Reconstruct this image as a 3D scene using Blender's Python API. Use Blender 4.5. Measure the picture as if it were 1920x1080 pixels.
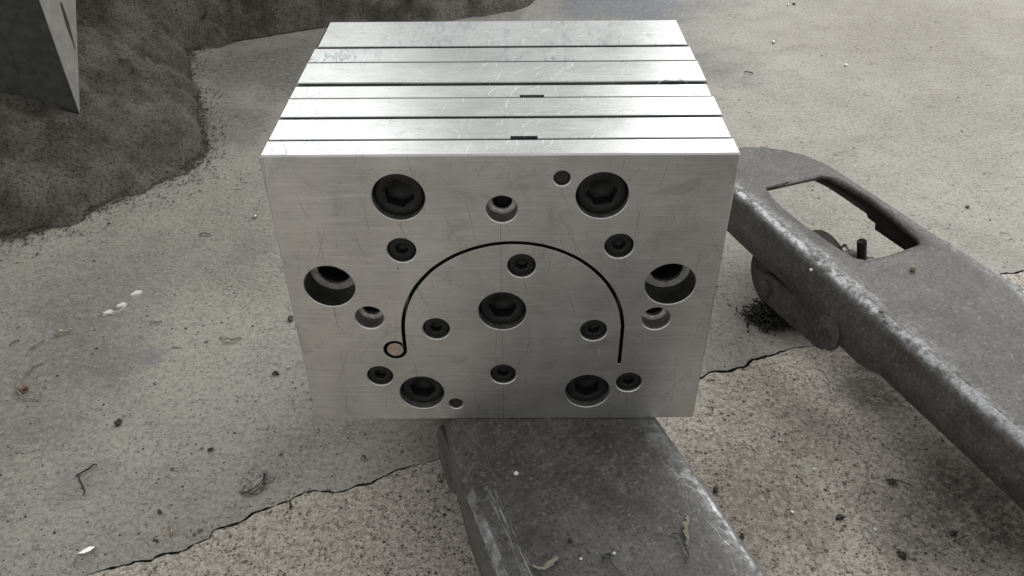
import bpy, bmesh, math, random
from mathutils import Vector, Matrix, noise
from mathutils.geometry import tessellate_polygon
rnd = random.Random(7)
S = bpy.context.scene
for o in list(bpy.data.objects): bpy.data.objects.remove(o)
COL = S.collection

# ------------------------------------------------------------------ camera
FPX = 1536.8
CAM = Vector((0.0088, -0.4241, 0.4472)); CEUL = (0.91729, 0.00668, 0.00027)
cd = bpy.data.cameras.new('camera'); cam = bpy.data.objects.new('camera', cd); COL.objects.link(cam)
cd.sensor_width = 36; cd.lens = FPX/1920*36; cd.clip_start = .01; cd.clip_end = 100
cam.location = CAM; cam.rotation_euler = CEUL
S.camera = cam
cd.dof.use_dof = False
# ------------------------------------------------------------------ light of the open shed
w = bpy.data.worlds.new('World'); S.world = w; w.use_nodes = True
bg = w.node_tree.nodes['Background']; bg.inputs[0].default_value = (1.0, 1.0, .98, 1); bg.inputs[1].default_value = .60
S.view_settings.view_transform = 'Standard'; S.view_settings.look = 'None'
S.view_settings.exposure = 0; S.view_settings.gamma = 1; S.view_settings.use_curve_mapping = False
def opening(name, az0, az1, el0, el1, dist, radiance, col):
    """area lamp facing the die"""
    az = math.radians((az0+az1)/2); el = math.radians((el0+el1)/2)
    d = Vector((math.sin(az)*math.cos(el), math.cos(az)*math.cos(el), math.sin(el)))
    l = bpy.data.lights.new(name, 'AREA'); l.shape = 'RECTANGLE'
    l.size = 2*dist*math.tan(math.radians(az1-az0)/2); l.size_y = 2*dist*math.tan(math.radians(el1-el0)/2)
    l.energy = radiance*l.size*l.size_y*math.pi; l.color = col
    o = bpy.data.objects.new(name, l); COL.objects.link(o)
    o.location = Vector((0, 0, .1)) + d*dist; o.rotation_euler = d.to_track_quat('Z', 'Y').to_euler()
opening('doorway_light', 15, 66, 18, 52, 3.0, 3.1, (1, .99, .965))
opening('side_opening_light', -52, -12, 24, 52, 4.5, 1.8, (1, 1, .98))
opening('added_fill_light', -58, 62, 9, 56, 6, .16, (.97, 1, .99))  # added wide fill, lifts the middle reflection on the die top

GZ = -.12                                                   # floor level (die bottom is z = 0)
CR = cam.rotation_euler.to_matrix()
def ray(u, v): return CR @ Vector(((u-960)/FPX, -(v-540)/FPX, -1))
def px(u, v, z=GZ):
    d = ray(u, v); return CAM + d*((z-CAM.z)/d.z)
def pxx(u, v, x):
    d = ray(u, v); return CAM + d*((x-CAM.x)/d.x)

# ------------------------------------------------------------------ node helpers
class NT:
    def __init__(s, name):
        s.m = bpy.data.materials.new(name); s.m.use_nodes = True
        s.t = s.m.node_tree; s.n = s.t.nodes; s.b = s.n['Principled BSDF']
        s.tc = s.n.new('ShaderNodeTexCoord')
    def link(s, a, b): s.t.links.new(a, b)
    def put(s, sock, v):
        if v is None: return
        if hasattr(v, 'is_linked') or isinstance(v, bpy.types.NodeSocket): s.link(v, sock)
        else:
            if sock.type == 'RGBA' and not hasattr(v, '__len__'): v = (v, v, v, 1)
            elif sock.type == 'RGBA' and len(v) == 3: v = (*v, 1)
            sock.default_value = v
    def co(s, kind='Object', scale=(1, 1, 1), rot=(0, 0, 0), loc=(0, 0, 0)):
        m = s.n.new('ShaderNodeMapping'); s.link(s.tc.outputs[kind], m.inputs[0])
        m.inputs['Location'].default_value = loc; m.inputs['Rotation'].default_value = rot; m.inputs['Scale'].default_value = scale
        return m.outputs[0]
    def noise(s, co, scale, detail=4, rough=.6, dist=0):
        n = s.n.new('ShaderNodeTexNoise'); s.link(co, n.inputs['Vector'])
        n.inputs['Scale'].default_value = scale; n.inputs['Detail'].default_value = detail
        n.inputs['Roughness'].default_value = rough; n.inputs['Distortion'].default_value = dist
        return n.outputs[0]
    def vor(s, co, scale, feat='F1', out='Distance', rnd=1):
        n = s.n.new('ShaderNodeTexVoronoi'); n.feature = feat; s.link(co, n.inputs['Vector']); n.inputs['Scale'].default_value = scale
        n.inputs['Randomness'].default_value = rnd
        return n.outputs[out]
    def math(s, op, a, b=0., c=None, clamp=False):
        n = s.n.new('ShaderNodeMath'); n.operation = op; n.use_clamp = clamp
        s.put(n.inputs[0], a); s.put(n.inputs[1], b)
        if c is not None: s.put(n.inputs[2], c)
        return n.outputs[0]
    def ss(s, v, a, b, o0=0., o1=1.):
        n = s.n.new('ShaderNodeMapRange'); n.interpolation_type = 'SMOOTHSTEP'
        if a > b: a, b, o0, o1 = b, a, o1, o0
        s.put(n.inputs[0], v); n.inputs[1].default_value = a; n.inputs[2].default_value = b; s.put(n.inputs[3], o0); s.put(n.inputs[4], o1)
        return n.outputs[0]
    def mix(s, f, a, b, mode='MIX'):
        n = s.n.new('ShaderNodeMix'); n.data_type = 'RGBA'; n.blend_type = mode
        s.put(n.inputs[0], f); s.put(n.inputs[6], a); s.put(n.inputs[7], b)
        return n.outputs[2]
    def sep(s, co):
        n = s.n.new('ShaderNodeSeparateXYZ'); s.link(co, n.inputs[0]); return n.outputs
    def bump(s, h, strength, dist, nrm=None):
        n = s.n.new('ShaderNodeBump'); n.inputs['Strength'].default_value = strength; n.inputs['Distance'].default_value = dist
        s.put(n.inputs['Height'], h)
        if nrm is not None: s.link(nrm, n.inputs['Normal'])
        return n.outputs[0]
    def scratch(s, co, per_m, width, length, bend=.15, keep=.6, rot=3.1416, rot0=0.):
        """random straight-ish scratches: one line of random angle per Voronoi cell. co is 2D (x, y) in metres"""
        sc = s.n.new('ShaderNodeVectorMath'); sc.operation = 'SCALE'; s.link(co, sc.inputs[0]); sc.inputs['Scale'].default_value = per_m
        v = s.n.new('ShaderNodeTexVoronoi'); v.voronoi_dimensions = '2D'; s.link(sc.outputs[0], v.inputs['Vector']); v.inputs['Scale'].default_value = 1
        sub = s.n.new('ShaderNodeVectorMath'); sub.operation = 'SUBTRACT'; s.link(sc.outputs[0], sub.inputs[0]); s.link(v.outputs['Position'], sub.inputs[1])
        cc = s.n.new('ShaderNodeSeparateColor'); s.link(v.outputs['Color'], cc.inputs[0])
        vr = s.n.new('ShaderNodeVectorRotate'); vr.rotation_type = 'Z_AXIS'; s.link(sub.outputs[0], vr.inputs['Vector'])
        s.link(s.math('MULTIPLY_ADD', cc.outputs[0], rot, rot0), vr.inputs['Angle'])
        x, y, z = s.sep(vr.outputs[0])
        k = s.math('MULTIPLY', s.math('SUBTRACT', cc.outputs[1], .5), bend*2)
        yy = s.math('ABSOLUTE', s.math('SUBTRACT', y, s.math('MULTIPLY', k, s.math('MULTIPLY', x, x))))
        ln = s.ss(yy, width*per_m, width*per_m*.3)
        en = s.ss(s.math('ABSOLUTE', x), length*per_m, length*per_m*.5)
        kp = s.math('LESS_THAN', cc.outputs[2], keep)
        return s.math('MULTIPLY', s.math('MULTIPLY', ln, en), kp)
    def out(s, color, rough, metal=0., normal=None, spec=None):
        s.put(s.b.inputs['Base Color'], color); s.put(s.b.inputs['Roughness'], rough); s.put(s.b.inputs['Metallic'], metal)
        if normal is not None: s.link(normal, s.b.inputs['Normal'])
        if spec is not None: s.put(s.b.inputs['Specular IOR Level'], spec)
        return s.m

def mat_floor(name, col, rougher):
    t = NT(name); co = t.co()
    big = t.noise(co, 3.2, 5, .62); med = t.noise(co, 17, 6, .65); fine = t.noise(co, 260, 3, .6); grain = t.noise(co, 620, 2, .5)
    c = t.mix(t.ss(big, .32, .66), (col[0]*.70, col[1]*.69, col[2]*.67), [v*1.14 for v in col])
    sm = t.noise(t.co(loc=(7, 2, 0)), 7.5, 7, .72, .6)
    c = t.mix(t.math('MULTIPLY', t.ss(sm, .52, .70), .55), c, (col[0]*.50, col[1]*.485, col[2]*.46))
    c = t.mix(t.math('MULTIPLY', t.ss(med, .48, .72), .42), c, (col[0]*.62, col[1]*.63, col[2]*.66))
    # streaky trowel wear
    st = t.noise(t.co(scale=(6, 38, 1), rot=(0, 0, .45)), 1.6, 5, .7)
    c = t.mix(t.math('MULTIPLY', t.ss(st, .5, .75), .30), c, (col[0]*1.3, col[1]*1.3, col[2]*1.28))
    st2 = t.noise(t.co(scale=(34, 120, 1), rot=(0, 0, -.12)), 1.5, 5, .75)
    c = t.mix(t.math('MULTIPLY', t.ss(st2, .50, .62), .42), c, [v*1.32 for v in col])
    c = t.mix(t.math('MULTIPLY', t.ss(st2, .46, .34), .40), c, [v*.62 for v in col])
    # pits and dark grains of two sizes
    pa = t.vor(co, 150 if rougher else 95); keep = t.noise(co, 46, 3, .6)
    pits = t.math('MULTIPLY', t.ss(pa, .30, .16), t.ss(keep, .50 if rougher else .57, .62 if rougher else .68))
    pb = t.math('MULTIPLY', t.ss(t.vor(co, 330), .36, .14), t.ss(t.noise(co, 80, 2, .5), .44 if rougher else .55, .60))
    g = t.ss(fine, .36, .66)
    c = t.mix(t.math('MULTIPLY', g, .75 if rougher else .55), c, [v*1.38 for v in col])
    c = t.mix(t.math('MULTIPLY', t.ss(t.noise(co, 190, 4, .75), .53, .40), .72 if rougher else .46), c, [v*.42 for v in col])
    c = t.mix(t.math('MULTIPLY', t.ss(grain, .50, .33), .75 if rougher else .5), c, [v*.45 for v in col])
    c = t.mix(t.math('MULTIPLY', pb, .8), c, (.07, .063, .054))
    c = t.mix(t.math('MULTIPLY', pits, .85), c, (.05, .046, .04))
    if not rougher:      # short dark drag marks
        dm = t.math('MULTIPLY', t.ss(t.vor(t.co(scale=(.30, 1, 1), rot=(0, 0, .15)), 62), .15, .07), t.ss(t.noise(t.co(loc=(2, 5, 0)), 15, 3, .6), .46, .60))
        c = t.mix(t.math('MULTIPLY', dm, .75), c, (.085, .075, .06))
    # oily stains, dark patches, painted shade by the die and free fork, bluish patch far behind the die, brown rust dust near the fork
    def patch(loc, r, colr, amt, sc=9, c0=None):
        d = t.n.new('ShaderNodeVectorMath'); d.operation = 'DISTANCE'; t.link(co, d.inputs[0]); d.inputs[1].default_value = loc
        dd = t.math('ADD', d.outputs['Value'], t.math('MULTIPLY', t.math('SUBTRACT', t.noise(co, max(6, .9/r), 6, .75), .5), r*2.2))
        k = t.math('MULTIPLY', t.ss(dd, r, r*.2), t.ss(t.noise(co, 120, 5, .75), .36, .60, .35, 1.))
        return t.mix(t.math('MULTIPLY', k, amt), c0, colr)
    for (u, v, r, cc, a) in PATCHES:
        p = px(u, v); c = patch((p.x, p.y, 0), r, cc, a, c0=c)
    h = t.math('ADD', t.math('MULTIPLY', fine, .7), t.math('MULTIPLY', grain, .5 if rougher else .25))
    h = t.math('SUBTRACT', h, t.math('MULTIPLY', t.math('ADD', pits, pb), 1.1))
    n = t.bump(h, .85 if rougher else .5, .0016 if rougher else .0009)
    n = t.bump(med, .5, .003, n)
    return t.out(c, t.ss(med, .3, .7, .5 if not rougher else .75, .68 if not rougher else .9), 0, n, .42)
PATCHES = [(1150, -10, .30, (.13, .145, .185), .95), (900, 15, .16, (.10, .098, .095), .7), (285, 672, .022, (.17, .18, .20), .7), (470, 470, .05, (.17, .165, .155), .5),
           (1850, 980, .12, (.06, .055, .045), .85), (1540, 800, .05, (.16, .135, .11), .5), (1330, 1060, .06, (.19, .15, .12), .6), (1640, 730, .06, (.08, .07, .06), .8), (1320, 120, .14, (.15, .145, .14), .75), (1370, 300, .06, (.16, .15, .14), .6), (1400, 960, .095, (.19, .15, .118), .7),
           (1450, 600, .05, (.10, .09, .075), .7), (200, 560, .16, (.15, .144, .13), .62), (420, 240, .12, (.13, .128, .12), .75),  # first: painted shade under the free fork; last: painted shade left of the die
           (530, 120, .24, (.12, .116, .11), .85), (150, 900, .04, (.18, .175, .17), .45), (1800, 900, .06, (.10, .09, .08), .5), (40, 700, .16, (.15, .145, .132), .6)]  # first: shade behind and left of the die, put into the floor colour

def mat_steel(name, base, rough, plane, dark=.5, light=.5, stain=0., seed=0.):
    """plane 'xz' for the front, 'xy' for the tops of the plates"""
    t = NT(name); co = t.co(loc=(seed*.37, seed*.53, 0))
    x, y, z = t.sep(co)
    cb = t.n.new('ShaderNodeCombineXYZ'); t.link(x, cb.inputs[0]); t.link(z if plane == 'xz' else y, cb.inputs[1]); c2 = cb.outputs[0]
    big = t.noise(co, 14, 5, .6); med = t.noise(co, 60, 5, .65)
    c = t.mix(t.ss(big, .3, .70), [v*.80 for v in base], [v*1.08 for v in base])
    c = t.mix(t.math('MULTIPLY', t.ss(med, .52, .75), .25), c, [v*.6 for v in base])
    if plane == 'xz':
        mq = t.n.new('ShaderNodeMapping'); t.link(c2, mq.inputs[0]); mq.inputs['Scale'].default_value = (14, 260, 1); mq.inputs['Rotation'].default_value = (0, 0, .22)
        buff = t.math('MULTIPLY', t.ss(t.noise(mq.outputs[0], 1, 5, .7), .50, .64), t.ss(t.noise(t.co(loc=(1, 4, 2)), 15, 3, .5), .44, .60))
        c = t.mix(t.math('MULTIPLY', buff, .30), c, [min(v*1.45, .95) for v in base])
        oil = t.math('MULTIPLY', t.ss(t.noise(t.co(loc=(5, 0, 3)), 24, 6, .7, .8), .55, .68), .45)
        c = t.mix(oil, c, [v*.55 for v in base])
    mp = t.n.new('ShaderNodeMapping'); t.link(c2, mp.inputs[0]); mp.inputs['Scale'].default_value = (22, 1900, 1); mp.inputs['Rotation'].default_value = (0, 0, .02)
    mill = t.noise(mp.outputs[0], 1, 3, .6)
    s1 = t.scratch(c2, 30, .00020 if plane == 'xz' else .00016, .020, .08, .9); s2 = t.scratch(c2, 52, .00013, .013, .8, .7)
    s3 = t.scratch(c2, 75, .00014, .008, .6, .7); s4 = t.scratch(c2, 120, .00022, .003, .5, .6)
    mask = t.ss(t.noise(co, 17, 3, .5), .40, .62); mask2 = t.ss(t.noise(t.co(loc=(3, 1, 2)), 21, 3, .5), .42, .62)
    dk = t.math('MULTIPLY', t.math('MAXIMUM', s1, t.math('MULTIPLY', s4, .8)), mask)
    lt = t.math('MULTIPLY', t.math('MAXIMUM', s2, s3), mask2)
    if plane == 'xz':     # upright hair scratches
        s5 = t.scratch(c2, 30, .00016, .017, .04, .8, .7, 1.1); dk = t.math('MAXIMUM', dk, t.math('MULTIPLY', s5, .8))
    if plane == 'xz':     # scribed centre lines
        for (sx, za, zb) in ((-.0003, .0, .036), (-.0003, .0545, .086), (-.0003, .1188, .172), (.0894, .017, .027), (-.0617, .043, .056), (-.0612, .168, .175), (-.1120, .098, .107)):
            m1 = t.ss(t.math('ABSOLUTE', t.math('SUBTRACT', x, sx)), .00026, .00010)
            m2 = t.math('MULTIPLY', t.math('GREATER_THAN', z, za), t.math('LESS_THAN', z, zb))
            dk = t.math('MAXIMUM', dk, t.math('MULTIPLY', t.math('MULTIPLY', m1, m2), .75))
    c = t.mix(t.math('MULTIPLY', t.ss(mill, .52, .68), .5), c, [v*1.22 for v in base]); c = t.mix(t.math('MULTIPLY', t.ss(mill, .47, .3), .6), c, [v*.7 for v in base])
    sp = t.math('MULTIPLY', t.ss(t.vor(co, 210), .17, .07), t.ss(t.noise(co, 33, 2, .5), .52, .64))
    c = t.mix(t.math('MULTIPLY', dk, dark), c, [v*.25 for v in base])
    c = t.mix(t.math('MULTIPLY', sp, .55), c, [v*.22 for v in base])
    if stain:
        sw = t.noise(t.co(scale=(40, 12, 1), loc=(1, 0, 0)), 3, 6, .7, 1.2)
        c = t.mix(t.math('MULTIPLY', t.math('MULTIPLY', t.ss(sw, .5, .62), t.ss(t.noise(co, 9, 3, .5), .45, .6)), stain), c, (.20, .25, .30))
    r = t.math('ADD', rough, t.math('MULTIPLY', t.math('SUBTRACT', med, .5), .16))
    r = t.math('ADD', r, t.math('MULTIPLY', lt, .30*light)); r = t.math('ADD', r, t.math('MULTIPLY', mill, .08), clamp=True)
    h = t.math('ADD', t.math('MULTIPLY', mill, .20), t.math('MULTIPLY', t.math('ADD', dk, t.math('MULTIPLY', lt, light)), -1.))
    n = t.bump(h, .35, .00022); n = t.bump(t.noise(co, 5, 1, .5), .05, .002, n)
    return t.out(c, r, 1., n)

def mat_simple(name, col, rough, metal=0., nscale=120, amt=.35, bump=.3, bd=.0006, spec=None, col2=None):
    t = NT(name); co = t.co(); n1 = t.noise(co, nscale, 5, .65); n2 = t.noise(co, nscale*.2, 3, .6)
    c = t.mix(t.ss(n1, .35, .7), [v*(1-amt) for v in col], [v*(1+amt) for v in col])
    if col2: c = t.mix(t.ss(n2, .45, .62), c, col2)
    return t.out(c, t.ss(n2, .3, .7, max(rough-.1, .03), min(rough+.1, 1)), metal, t.bump(n1, bump, bd), spec)

def mat_fork():
    t = NT('worn fork paint'); co = t.co(); x, y, z = t.sep(co)
    big = t.noise(co, 13, 5, .6); med = t.noise(co, 55, 6, .7); fine = t.noise(co, 420, 3, .6)
    c = t.mix(t.ss(big, .35, .7), (.060, .058, .054), (.105, .102, .096))
    c = t.mix(t.math('MULTIPLY', t.ss(med, .45, .75), .55), c, (.175, .170, .158))       # dust
    c = t.mix(t.math('MULTIPLY', t.ss(fine, .50, .34), .75), c, (.022, .02, .018)); c = t.mix(t.math('MULTIPLY', t.ss(t.noise(co, 240, 4, .75), .53, .66), .6), c, (.21, .205, .19)); c = t.mix(t.math('MULTIPLY', t.ss(t.noise(t.co(loc=(3, 3, 1)), 26, 6, .7), .53, .66), .55), c, (.035, .033, .03))
    red = t.math('MULTIPLY', t.ss(t.noise(t.co(loc=(4, 0, 7)), 22, 4, .6), .60, .68), t.ss(t.math('ABSOLUTE', t.math('SUBTRACT', z, .098)), .022, .012))
    c = t.mix(t.math('MULTIPLY', red, .35), c, (.13, .035, .03))
    # fork-shaped distance from the axis, per fork (axes at x = .03 and .42)
    f1 = t.math('ABSOLUTE', t.math('SUBTRACT', x, .030)); f1 = t.math('SUBTRACT', f1, .005); f2 = t.math('ABSOLUTE', t.math('SUBTRACT', x, .415))
    d = t.math('MINIMUM', f1, f2)
    edge = t.math('ADD', d, t.math('MULTIPLY', t.math('SUBTRACT', med, .5), .030))
    top = t.ss(z, .1085, .116)
    strip = t.math('MULTIPLY', t.math('MULTIPLY', t.ss(edge, .050, .072), top), t.ss(t.noise(co, 9, 4, .6), .36, .58))
    strip = t.math('MULTIPLY', strip, t.math('GREATER_THAN', x, .0))
    rim = t.math('MULTIPLY', t.ss(d, .0660, .0680), t.math('MULTIPLY', t.math('MULTIPLY', t.ss(z, .1138, .1155), t.ss(t.noise(co, 190, 4, .7), .36, .56, .25, 1.)), t.ss(t.noise(co, 40, 4, .6), .40, .56)))
    cb = t.n.new('ShaderNodeCombineXYZ'); t.link(x, cb.inputs[0]); t.link(y, cb.inputs[1]); c2 = cb.outputs[0]
    s1 = t.scratch(c2, 55, .00020, .011, .3, .8, .6, 1.25); s2 = t.scratch(c2, 95, .00016, .005, .2, .6); s3 = t.math('MULTIPLY', t.ss(t.vor(co, 420), .13, .05), t.ss(t.noise(co, 30, 3, .6), .45, .6))
    sm = t.math('MULTIPLY', t.ss(edge, .032, .07), top)
    scr = t.math('ADD', t.math('MULTIPLY', t.math('MAXIMUM', s1, s2), sm), t.math('MULTIPLY', s3, t.math('MULTIPLY', top, .55)), clamp=True)
    # bundle of fine parallel drag marks along the inner line of the carrying fork
    dl = t.math('ABSOLUTE', t.math('SUBTRACT', x, t.math('MULTIPLY_ADD', t.noise(co, 7, 1, .5), .004, -.0325)))
    mp = t.n.new('ShaderNodeMapping'); t.link(co, mp.inputs[0]); mp.inputs['Scale'].default_value = (900, 45, 1)
    bund = t.math('MULTIPLY', t.math('MULTIPLY', t.ss(dl, .0042, .0020), t.ss(t.noise(mp.outputs[0], 1, 3, .7), .50, .60)), t.math('MULTIPLY', t.ss(y, -.035, -.05), t.ss(t.noise(co, 30, 2, .5), .40, .52)))
    scr = t.math('MAXIMUM', scr, t.math('MULTIPLY', bund, top))
    bare = t.math('ADD', t.math('MULTIPLY', strip, t.ss(t.noise(co, 170, 4, .7), .38, .62, .12, .75)), t.math('ADD', t.math('MULTIPLY', rim, .9), t.math('MULTIPLY', scr, .8)), clamp=True)
    c = t.mix(bare, c, (.40, .405, .42))
    h = t.math('ADD', t.math('MULTIPLY', med, .7), t.math('MULTIPLY', fine, .35))
    n = t.bump(h, .8, .0011); n = t.bump(big, .35, .004, n)
    return t.out(c, t.ss(bare, 0, 1, t.ss(med, .3, .7, .42, .62), .34), t.math('MULTIPLY', bare, .85), n, .5)

def mat_dirt():
    t = NT('caked dirt'); co = t.co(); a = t.noise(co, 9, 6, .65); b = t.noise(co, 70, 6, .7); f = t.noise(co, 380, 3, .6)
    c = t.mix(t.ss(a, .35, .65), (.105, .098, .082), (.285, .27, .235)); c = t.mix(t.math('MULTIPLY', t.ss(b, .45, .7), .6), c, (.23, .22, .195))
    c = t.mix(t.math('MULTIPLY', t.ss(f, .46, .32), .6), c, (.025, .023, .02))
    f2 = t.noise(co, 230, 5, .8); c = t.mix(t.math('MULTIPLY', t.ss(f2, .52, .36), .75), c, (.03, .028, .024)); c = t.mix(t.math('MULTIPLY', t.ss(f2, .56, .70), .4), c, (.24, .23, .20))
    h = t.math('ADD', b, t.math('MULTIPLY', t.math('ADD', f, f2), .6))
    return t.out(c, .95, 0, t.bump(h, 1., .009), .15)

M = {}
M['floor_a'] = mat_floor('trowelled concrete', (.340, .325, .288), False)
M['floor_b'] = mat_floor('weathered concrete', (.53, .492, .428), True)
M['crack'] = mat_simple('crack dirt', (.035, .032, .028), .95, 0, 200, .5, 1, .002)
M['front'] = mat_steel('ground die steel front', (.69, .69, .685), .40, 'xz', .8, .8)
tops = [(.62, .23, 0), (.60, .20, 0), (.61, .21, 0), (.64, .22, 0), (.60, .20, 0), (.55, .24, .75), (.60, .22, .35)]
M['tops'] = [mat_steel('ground die steel %d' % i, (b*.97, b, b*.99), r, 'xy', .5, .9, s, i+1.) for i, (b, r, s) in enumerate(tops)]
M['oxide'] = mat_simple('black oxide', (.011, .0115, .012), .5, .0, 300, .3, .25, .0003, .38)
M['oxide2'] = mat_simple('dark steel', (.035, .034, .033), .5, .3, 300, .3, .25, .0003, .5)
M['copper'] = mat_simple('dull bronze', (.50, .40, .34), .5, .6, 150, .15, .1)
M['bore'] = mat_simple('turned bore steel', (.62, .61, .59), .5, .35, 220, .25, .3, .0003)
M['wall'] = mat_simple('dark bored steel', (.24, .235, .225), .5, .7, 220, .25, .3, .0003)
M['under'] = mat_simple('shaded underside', (.020, .019, .018), .9, 0, 90, .4, .6, .001)  # fork inside darkened in colour to keep it in shade
M['shim'] = mat_simple('dark joint filler', (.012, .018, .018), .7, 0, 90, .4, .6, .001)
M['fork'] = mat_fork()
M['pin'] = mat_simple('greasy steel', (.07, .067, .06), .6, .2, 160, .4, .6, .001)
M['rubber'] = mat_simple('dirty roller', (.05, .042, .037), .8, 0, 110, .5, 1, .003, col2=(.10, .075, .06))
M['dirt'] = mat_dirt()
M['panel'] = mat_simple('dark shaded machine paint', (.05, .05, .047), .7, 0, 60, .3, .25, .001)  # dark paint that also carries the shade on the panel
M['flange'] = mat_simple('lit machine paint', (.26, .255, .24), .6, 0, 40, .12, .2, .0006)  # same machine, colour lightened for its lit side
M['black'] = mat_simple('black scrap', (.02, .019, .018), .45, 0, 300, .5, .5, .0006)
M['white'] = mat_simple('white plastic', (.78, .78, .76), .5, 0, 200, .1, .2, .0004)
M['brown'] = mat_simple('rusty swarf', (.17, .085, .055), .6, .3, 300, .5, .5, .0006)
M['pink'] = mat_simple('copper swarf', (.40, .30, .25), .4, .7, 300, .25, .4, .0005)
M['shiny'] = mat_simple('bright swarf', (.72, .71, .69), .28, 1, 300, .15, .3, .0005)
M['grey'] = mat_simple('grey grit', (.24, .235, .22), .85, 0, 300, .35, .6, .0008)
M['flake'] = mat_simple('crumpled grey flake', (.33, .315, .28), .9, 0, 420, .6, 1, .0015)
M['tan'] = mat_simple('dry paper shred', (.27, .25, .19), .8, 0, 160, .25, .5, .0006)
M['green'] = mat_simple('dark lint', (.06, .065, .05), .9, 0, 300, .4, .4, .0005)
t = NT('clear tape'); t.b.inputs['Transmission Weight'].default_value = .6; M['tape'] = t.out((.85, .88, .87), .15, 0, None, .6)

# ------------------------------------------------------------------ mesh helpers
def obj(name, bm_or_data, mat, parent=None, loc=None, smooth=False, rot=None):
    if isinstance(bm_or_data, bpy.types.Mesh): me = bm_or_data
    else:
        me = bpy.data.meshes.new(name); bm_or_data.normal_update(); bm_or_data.to_mesh(me); bm_or_data.free()
    if mat is not None and not me.materials: me.materials.append(mat)
    if smooth:
        for p in me.polygons: p.use_smooth = True
        me.set_sharp_from_angle(angle=math.radians(smooth if smooth is not True else 40))
    o = bpy.data.objects.new(name, me); COL.objects.link(o)
    if parent: o.parent = parent
    if loc is not None: o.location = loc
    if rot is not None: o.rotation_euler = rot
    return o
def tag(o, label=None, cat=None, group=None, kind=None):
    for k, v in (('label', label), ('category', cat), ('group', group), ('kind', kind)):
        if v: o[k] = v
    return o
def empty(name, loc, rz=0):
    o = bpy.data.objects.new(name, None); COL.objects.link(o); o.location = loc; o.rotation_euler = (0, 0, rz); o.empty_display_size = .02; return o
def circle(cx, cy, r, n=48): return [Vector((cx+r*math.cos(2*math.pi*i/n), cy+r*math.sin(2*math.pi*i/n))) for i in range(n)]
def area2(p): return sum(p[i].x*p[(i+1) % len(p)].y-p[(i+1) % len(p)].x*p[i].y for i in range(len(p)))
def offset(p, d):
    """grow a closed 2D loop outward by d (negative shrinks)"""
    n = len(p); s = 1 if area2(p) > 0 else -1; out = []
    for i in range(n):
        a, b, c = p[i-1], p[i], p[(i+1) % n]
        e1 = (b-a).normalized(); e2 = (c-b).normalized()
        n1 = Vector((e1.y, -e1.x))*s; n2 = Vector((e2.y, -e2.x))*s
        m = n1+n2; L = m.length
        m = n1 if L < 1e-6 else m/L
        k = max(m.dot(n1), .35); out.append(b+m*(d/k))
    return out
def slab(outline, ch, holes, depth, ch_back=None):
    """plate in x,z whose front face is y = 0 and back y = depth. holes: [(loop, chamfer)]"""
    ch_back = ch if ch_back is None else ch_back
    bm = bmesh.new()
    def cap(loops, y, flip):
        polys = [[Vector((v.x, v.y, 0)) for v in l] for l in loops]
        tri = tessellate_polygon(polys); flat = [v for l in polys for v in l]
        return flat, tri
    fl = [offset(outline, -ch)] + [offset(h, c) for h, c in holes]
    vl = []
    for l in fl: vl.append([bm.verts.new((v.x, 0, v.y)) for v in l])
    flat, tri = cap(fl, 0, False); allv = [v for l in vl for v in l]
    for a in tri:
        vs = [allv[i] for i in a]
        nz = (Vector(flat[a[1]])-Vector(flat[a[0]])).cross(Vector(flat[a[2]])-Vector(flat[a[0]])).z
        if abs(nz) < 1e-14: continue
        try: bm.faces.new(vs if nz > 0 else vs[::-1])      # x,z counter-clockwise faces -y
        except ValueError: pass
    bl = [offset(outline, -ch_back)] + [h for h, c in holes]
    wl = [[bm.verts.new((v.x, depth, v.y)) for v in l] for l in bl]
    flat, tri = cap(bl, depth, True); allw = [v for l in wl for v in l]
    for a in tri:
        nz = (Vector(flat[a[1]])-Vector(flat[a[0]])).cross(Vector(flat[a[2]])-Vector(flat[a[0]])).z
        if abs(nz) < 1e-14: continue
        vs = [allw[i] for i in a]
        try: bm.faces.new(vs[::-1] if nz > 0 else vs)
        except ValueError: pass
    def strip(l0, l1, inside):
        n = len(l0)
        for i in range(n):
            j = (i+1) % n; q = [l0[i], l1[i], l1[j], l0[j]]
            bm.faces.new(q)
    for k, (loop, c) in enumerate([(outline, ch)] + holes):
        mid = [bm.verts.new((v.x, c, v.y)) for v in loop]
        strip(vl[k], mid, k > 0)
        if k == 0:
            md2 = [bm.verts.new((v.x, depth-ch_back, v.y)) for v in loop]; strip(mid, md2, 0); strip(md2, wl[0], 0)
        else: strip(mid, wl[k], 1)
    bmesh.ops.recalc_face_normals(bm, faces=bm.faces)
    return bm
def rect(x0, x1, z0, z1, c=.0):
    if c <= 0: return [Vector(v) for v in ((x0, z0), (x1, z0), (x1, z1), (x0, z1))]
    return [Vector(v) for v in ((x0+c, z0), (x1-c, z0), (x1, z0+c), (x1, z1-c), (x1-c, z1), (x0+c, z1), (x0, z1-c), (x0, z0+c))]
def lathe_y(profile, n=40, close=False):
    """revolve (r, y) pairs round the y axis"""
    bm = bmesh.new(); rings = []
    for r, y in profile:
        if r < 1e-6: rings.append([bm.verts.new((0, y, 0))])
        else: rings.append([bm.verts.new((r*math.cos(2*math.pi*i/n), y, r*math.sin(2*math.pi*i/n))) for i in range(n)])
    for a, b in zip(rings, rings[1:]):
        for i in range(n):
            j = (i+1) % n
            q = [a[i % len(a)], a[j % len(a)], b[j % len(b)], b[i % len(b)]]
            q = list(dict.fromkeys(q))
            if len(q) > 2: bm.faces.new(q)
    bmesh.ops.recalc_face_normals(bm, faces=bm.faces); return bm
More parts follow.
